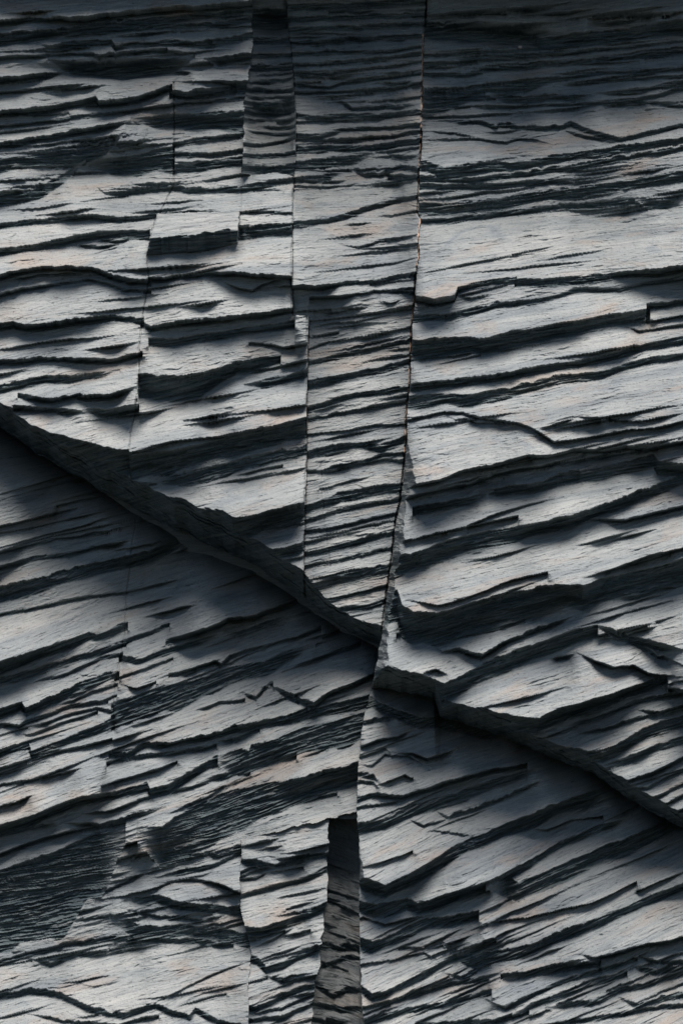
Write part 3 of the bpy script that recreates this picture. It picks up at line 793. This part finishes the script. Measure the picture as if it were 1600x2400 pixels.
TID[(BID == 4) & (YY > f1)] = 15; TID[(BID == 5) & (YY > g1)] = 16
THINGS = {
 0: ('A', 'layered slate block with curled thin ledges above the upper end of the long diagonal undercut'),
 10: ('A', 'overhanging slate block with broad pale ledges between the faint joint and the central column'),
 11: ('A', 'squarish loose slate plate with ragged layered front edge, lying on the pale ledge'),
 1: ('B', 'short dark column of stacked thin plates wedged between two vertical cracks near the top'),
 2: ('C', 'tall narrow slate column tapering to a point beside the long central crack'),
 3: ('E', 'dark topped slate block with a notched overlapping ledge, uppermost one east of the central crack'),
 12: ('E', 'pale slate block with long even parallel ledges below the deep dark bedding gap'),
 13: ('E', 'massive slate block with the widest pale ledges and a worn flank on the central crack'),
 14: ('E', 'wedge of slate with a big smooth rhombic ledge above the smaller diagonal undercut'),
 4: ('F', 'recessed slate block with shadowed slanting ledges beneath the long diagonal undercut'),
 15: ('F', 'smooth broad speckled slate slab with wavy front lip in the bottom corner'),
 5: ('G', 'slate block with steep parallel slanting ledges beneath the smaller diagonal undercut'),
 16: ('G', 'lowest slate block east of the central crack, with chipped tongue-shaped ledges'),
 6: ('H', 'short broken slate ledges beside the smooth recessed strip near the foot of the crack'),
 7: ('I', 'smooth shadowed recessed slate strip beside the foot of the central crack')}
cellT = TID[:-1, :-1]; ROOT = {}
for ti, (b, lab) in THINGS.items():
    (r0, r1, c0, c1), D, V, part = BL[b]
    m = (cellT == ti)[r0:r1 - 1, c0:c1 - 1]
    ii, jj = np.where(m)
    loc = (float((xs[c0 + jj].mean() - 800) * S), 0.2, float((1200 - ys[r0 + ii].max()) * S))
    if ti == 11:
        o = cells_mesh('loose_slab', m, r0, c0, D, V, EDGEW[b], None, loc); o.location = loc
    else:
        o = bpy.data.objects.new('rock_block', None); COL.objects.link(o); o.location = loc; o.empty_display_size = .1
    o['label'] = lab; o['category'] = 'rock slab' if ti == 11 else 'rock'; o['kind'] = 'thing'; ROOT[ti] = o
    if ti == 11: continue
    cut = CUTM[b][:-1, :-1] if b in CUTM else np.zeros_like(m)
    if (cut & m).sum() > 1500:
        cells_mesh('joint_face', cut & m, r0, c0, D, V, EDGEW[b], o, loc); m = m & ~cut
    pc = part[:-1, :-1]
    ids, cnt = np.unique(pc[m], return_counts=True)
    groups = []; cur = []; tot = 0
    for i_, n_ in zip(ids, cnt):                # slivers join the next bed
        cur.append(i_); tot += n_
        if tot > 2500: groups.append([cur, tot]); cur = []; tot = 0
    if cur:
        if groups: groups[-1][0] += cur; groups[-1][1] += tot
        else: groups.append([cur, tot])
    for g_, n_ in groups:
        mm = m & (pc >= g_[0]) & (pc <= g_[-1])
        thick = n_ / max(mm.any(0).sum(), 1) * G
        cells_mesh('rock_ledge' if thick > 42 else 'thin_plate', mm, r0, c0, D, V, EDGEW[b], o, loc)

# the rock mass behind the blocks
gx = np.linspace(-4, 4, 81); gz = np.linspace(-4, 4, 81); PX, PZ = np.meshgrid(gx, gz)
PYb = 0.50 + LEAN * PZ + .05 * fbm((PX + 20) * 1.5, (PZ + 20) * 9, 4, 301)
vb = np.stack([PX.ravel(), PYb.ravel(), PZ.ravel()], 1)
a = (np.arange(80)[:, None] * 81 + np.arange(80)[None, :]).ravel()
o = mesh_obj('cliff', vb, np.stack([a, a + 1, a + 82, a + 81], 1), np.stack([vb[:, 0], vb[:, 2]], 1), ROCK); o['kind'] = 'structure'

# ------------------------------------------------------------------ mineral veins in the cracks, and a pale pebble
def depth_at(x, y, bs_):
    best = -1e9
    for b in bs_:
        (r0, r1, c0, c1), D, V, part = BL[b]
        i = int(round((y - ys[0]) / G)) - r0; j = int(round((x - xs[0]) / G)) - c0
        if 0 <= i < D.shape[0] and 0 <= j < D.shape[1] and BID[i + r0, j + c0] == NAMES.index(b): best = max(best, D[i, j])
    return best
VEIN = plain('vein_mineral', (.33, .23, .17), .7, 90)
def vein(pts, y0, y1, rad, blocks, parent, seed, side=-3, jit=1.2):
    yv = np.arange(y0, y1, 3.0); xc = np.interp(yv, [p[1] for p in pts], [p[0] for p in pts]) + jit * fbm(yv / 12, yv * 0 + seed, 3, seed)
    xc = xc + side
    d = np.array([max(depth_at(x - 3, y, blocks), depth_at(x, y, blocks), depth_at(x + 3, y, blocks)) for x, y in zip(xc, yv)])
    ok = d > -1e8
    if ok.sum() < 4: return
    yv, xc, d = yv[ok], xc[ok], d[ok]
    k = np.array([min(d[max(0, i - 2):i + 3]) for i in range(len(d))]); d = k
    R = rad * np.clip(.75 + .9 * fbm(yv / 16, yv * 0 + seed, 3, seed + 4), .25, 1.6)
    n = 7; ang = np.linspace(0, 2 * np.pi, n, endpoint=False)
    v = np.stack([(xc[:, None] + R[:, None] * np.cos(ang) - 800) * S, -(d[:, None] - .4 * rad + R[:, None] * 1.2 * np.sin(ang)) * S, (1200 - yv[:, None] + 0 * ang) * S], 2).reshape(-1, 3)
    m = len(yv); a, b_ = np.meshgrid(np.arange(m - 1), np.arange(n), indexing='ij'); a = a.ravel(); b_ = b_.ravel(); c_ = (b_ + 1) % n
    q = np.stack([a * n + b_, a * n + c_, (a + 1) * n + c_, (a + 1) * n + b_], 1)
    mesh_obj('quartz_vein', v - np.array(parent.location), q, None, VEIN, parent)
vein(JM, 60, 345, 2.6, 'C', ROOT[2], 11); vein(JM, 350, 500, 1.6, 'C', ROOT[2], 13)
vein(JM, 505, 620, 2.2, 'C', ROOT[2], 15); vein(JM, 690, 1060, 1.8, 'C', ROOT[2], 17)
vein(J2, 745, 1320, .9, 'C', ROOT[2], 19, side=2.5, jit=.6)
import bmesh
bm = bmesh.new(); bmesh.ops.create_icosphere(bm, subdivisions=3, radius=5.5 * S)
for v_ in bm.verts:
    c = v_.co / (5.5 * S); v_.co *= 1 + .16 * math.sin(3 * c.x + 1) * math.cos(2.3 * c.z) + .1 * math.sin(5 * c.y + 2 * c.x)
    v_.co.z *= .72
me = bpy.data.meshes.new('pebble'); bm.to_mesh(me); bm.free()
for p in me.polygons: p.use_smooth = True
me.materials.append(plain('pale_pebble', (.6, .52, .48), .7, 300))
dp = max(depth_at(x, 90, 'E') for x in (1220, 1226, 1232))
pb = bpy.data.objects.new('pebble', me); COL.objects.link(pb); pb.location = ((1226 - 800) * S, -(dp + 2) * S, (1200 - 88) * S)
pb['label'] = 'tiny pale pebble lodged on a dark thin ledge near the top'; pb['category'] = 'pebble'; pb['kind'] = 'thing'
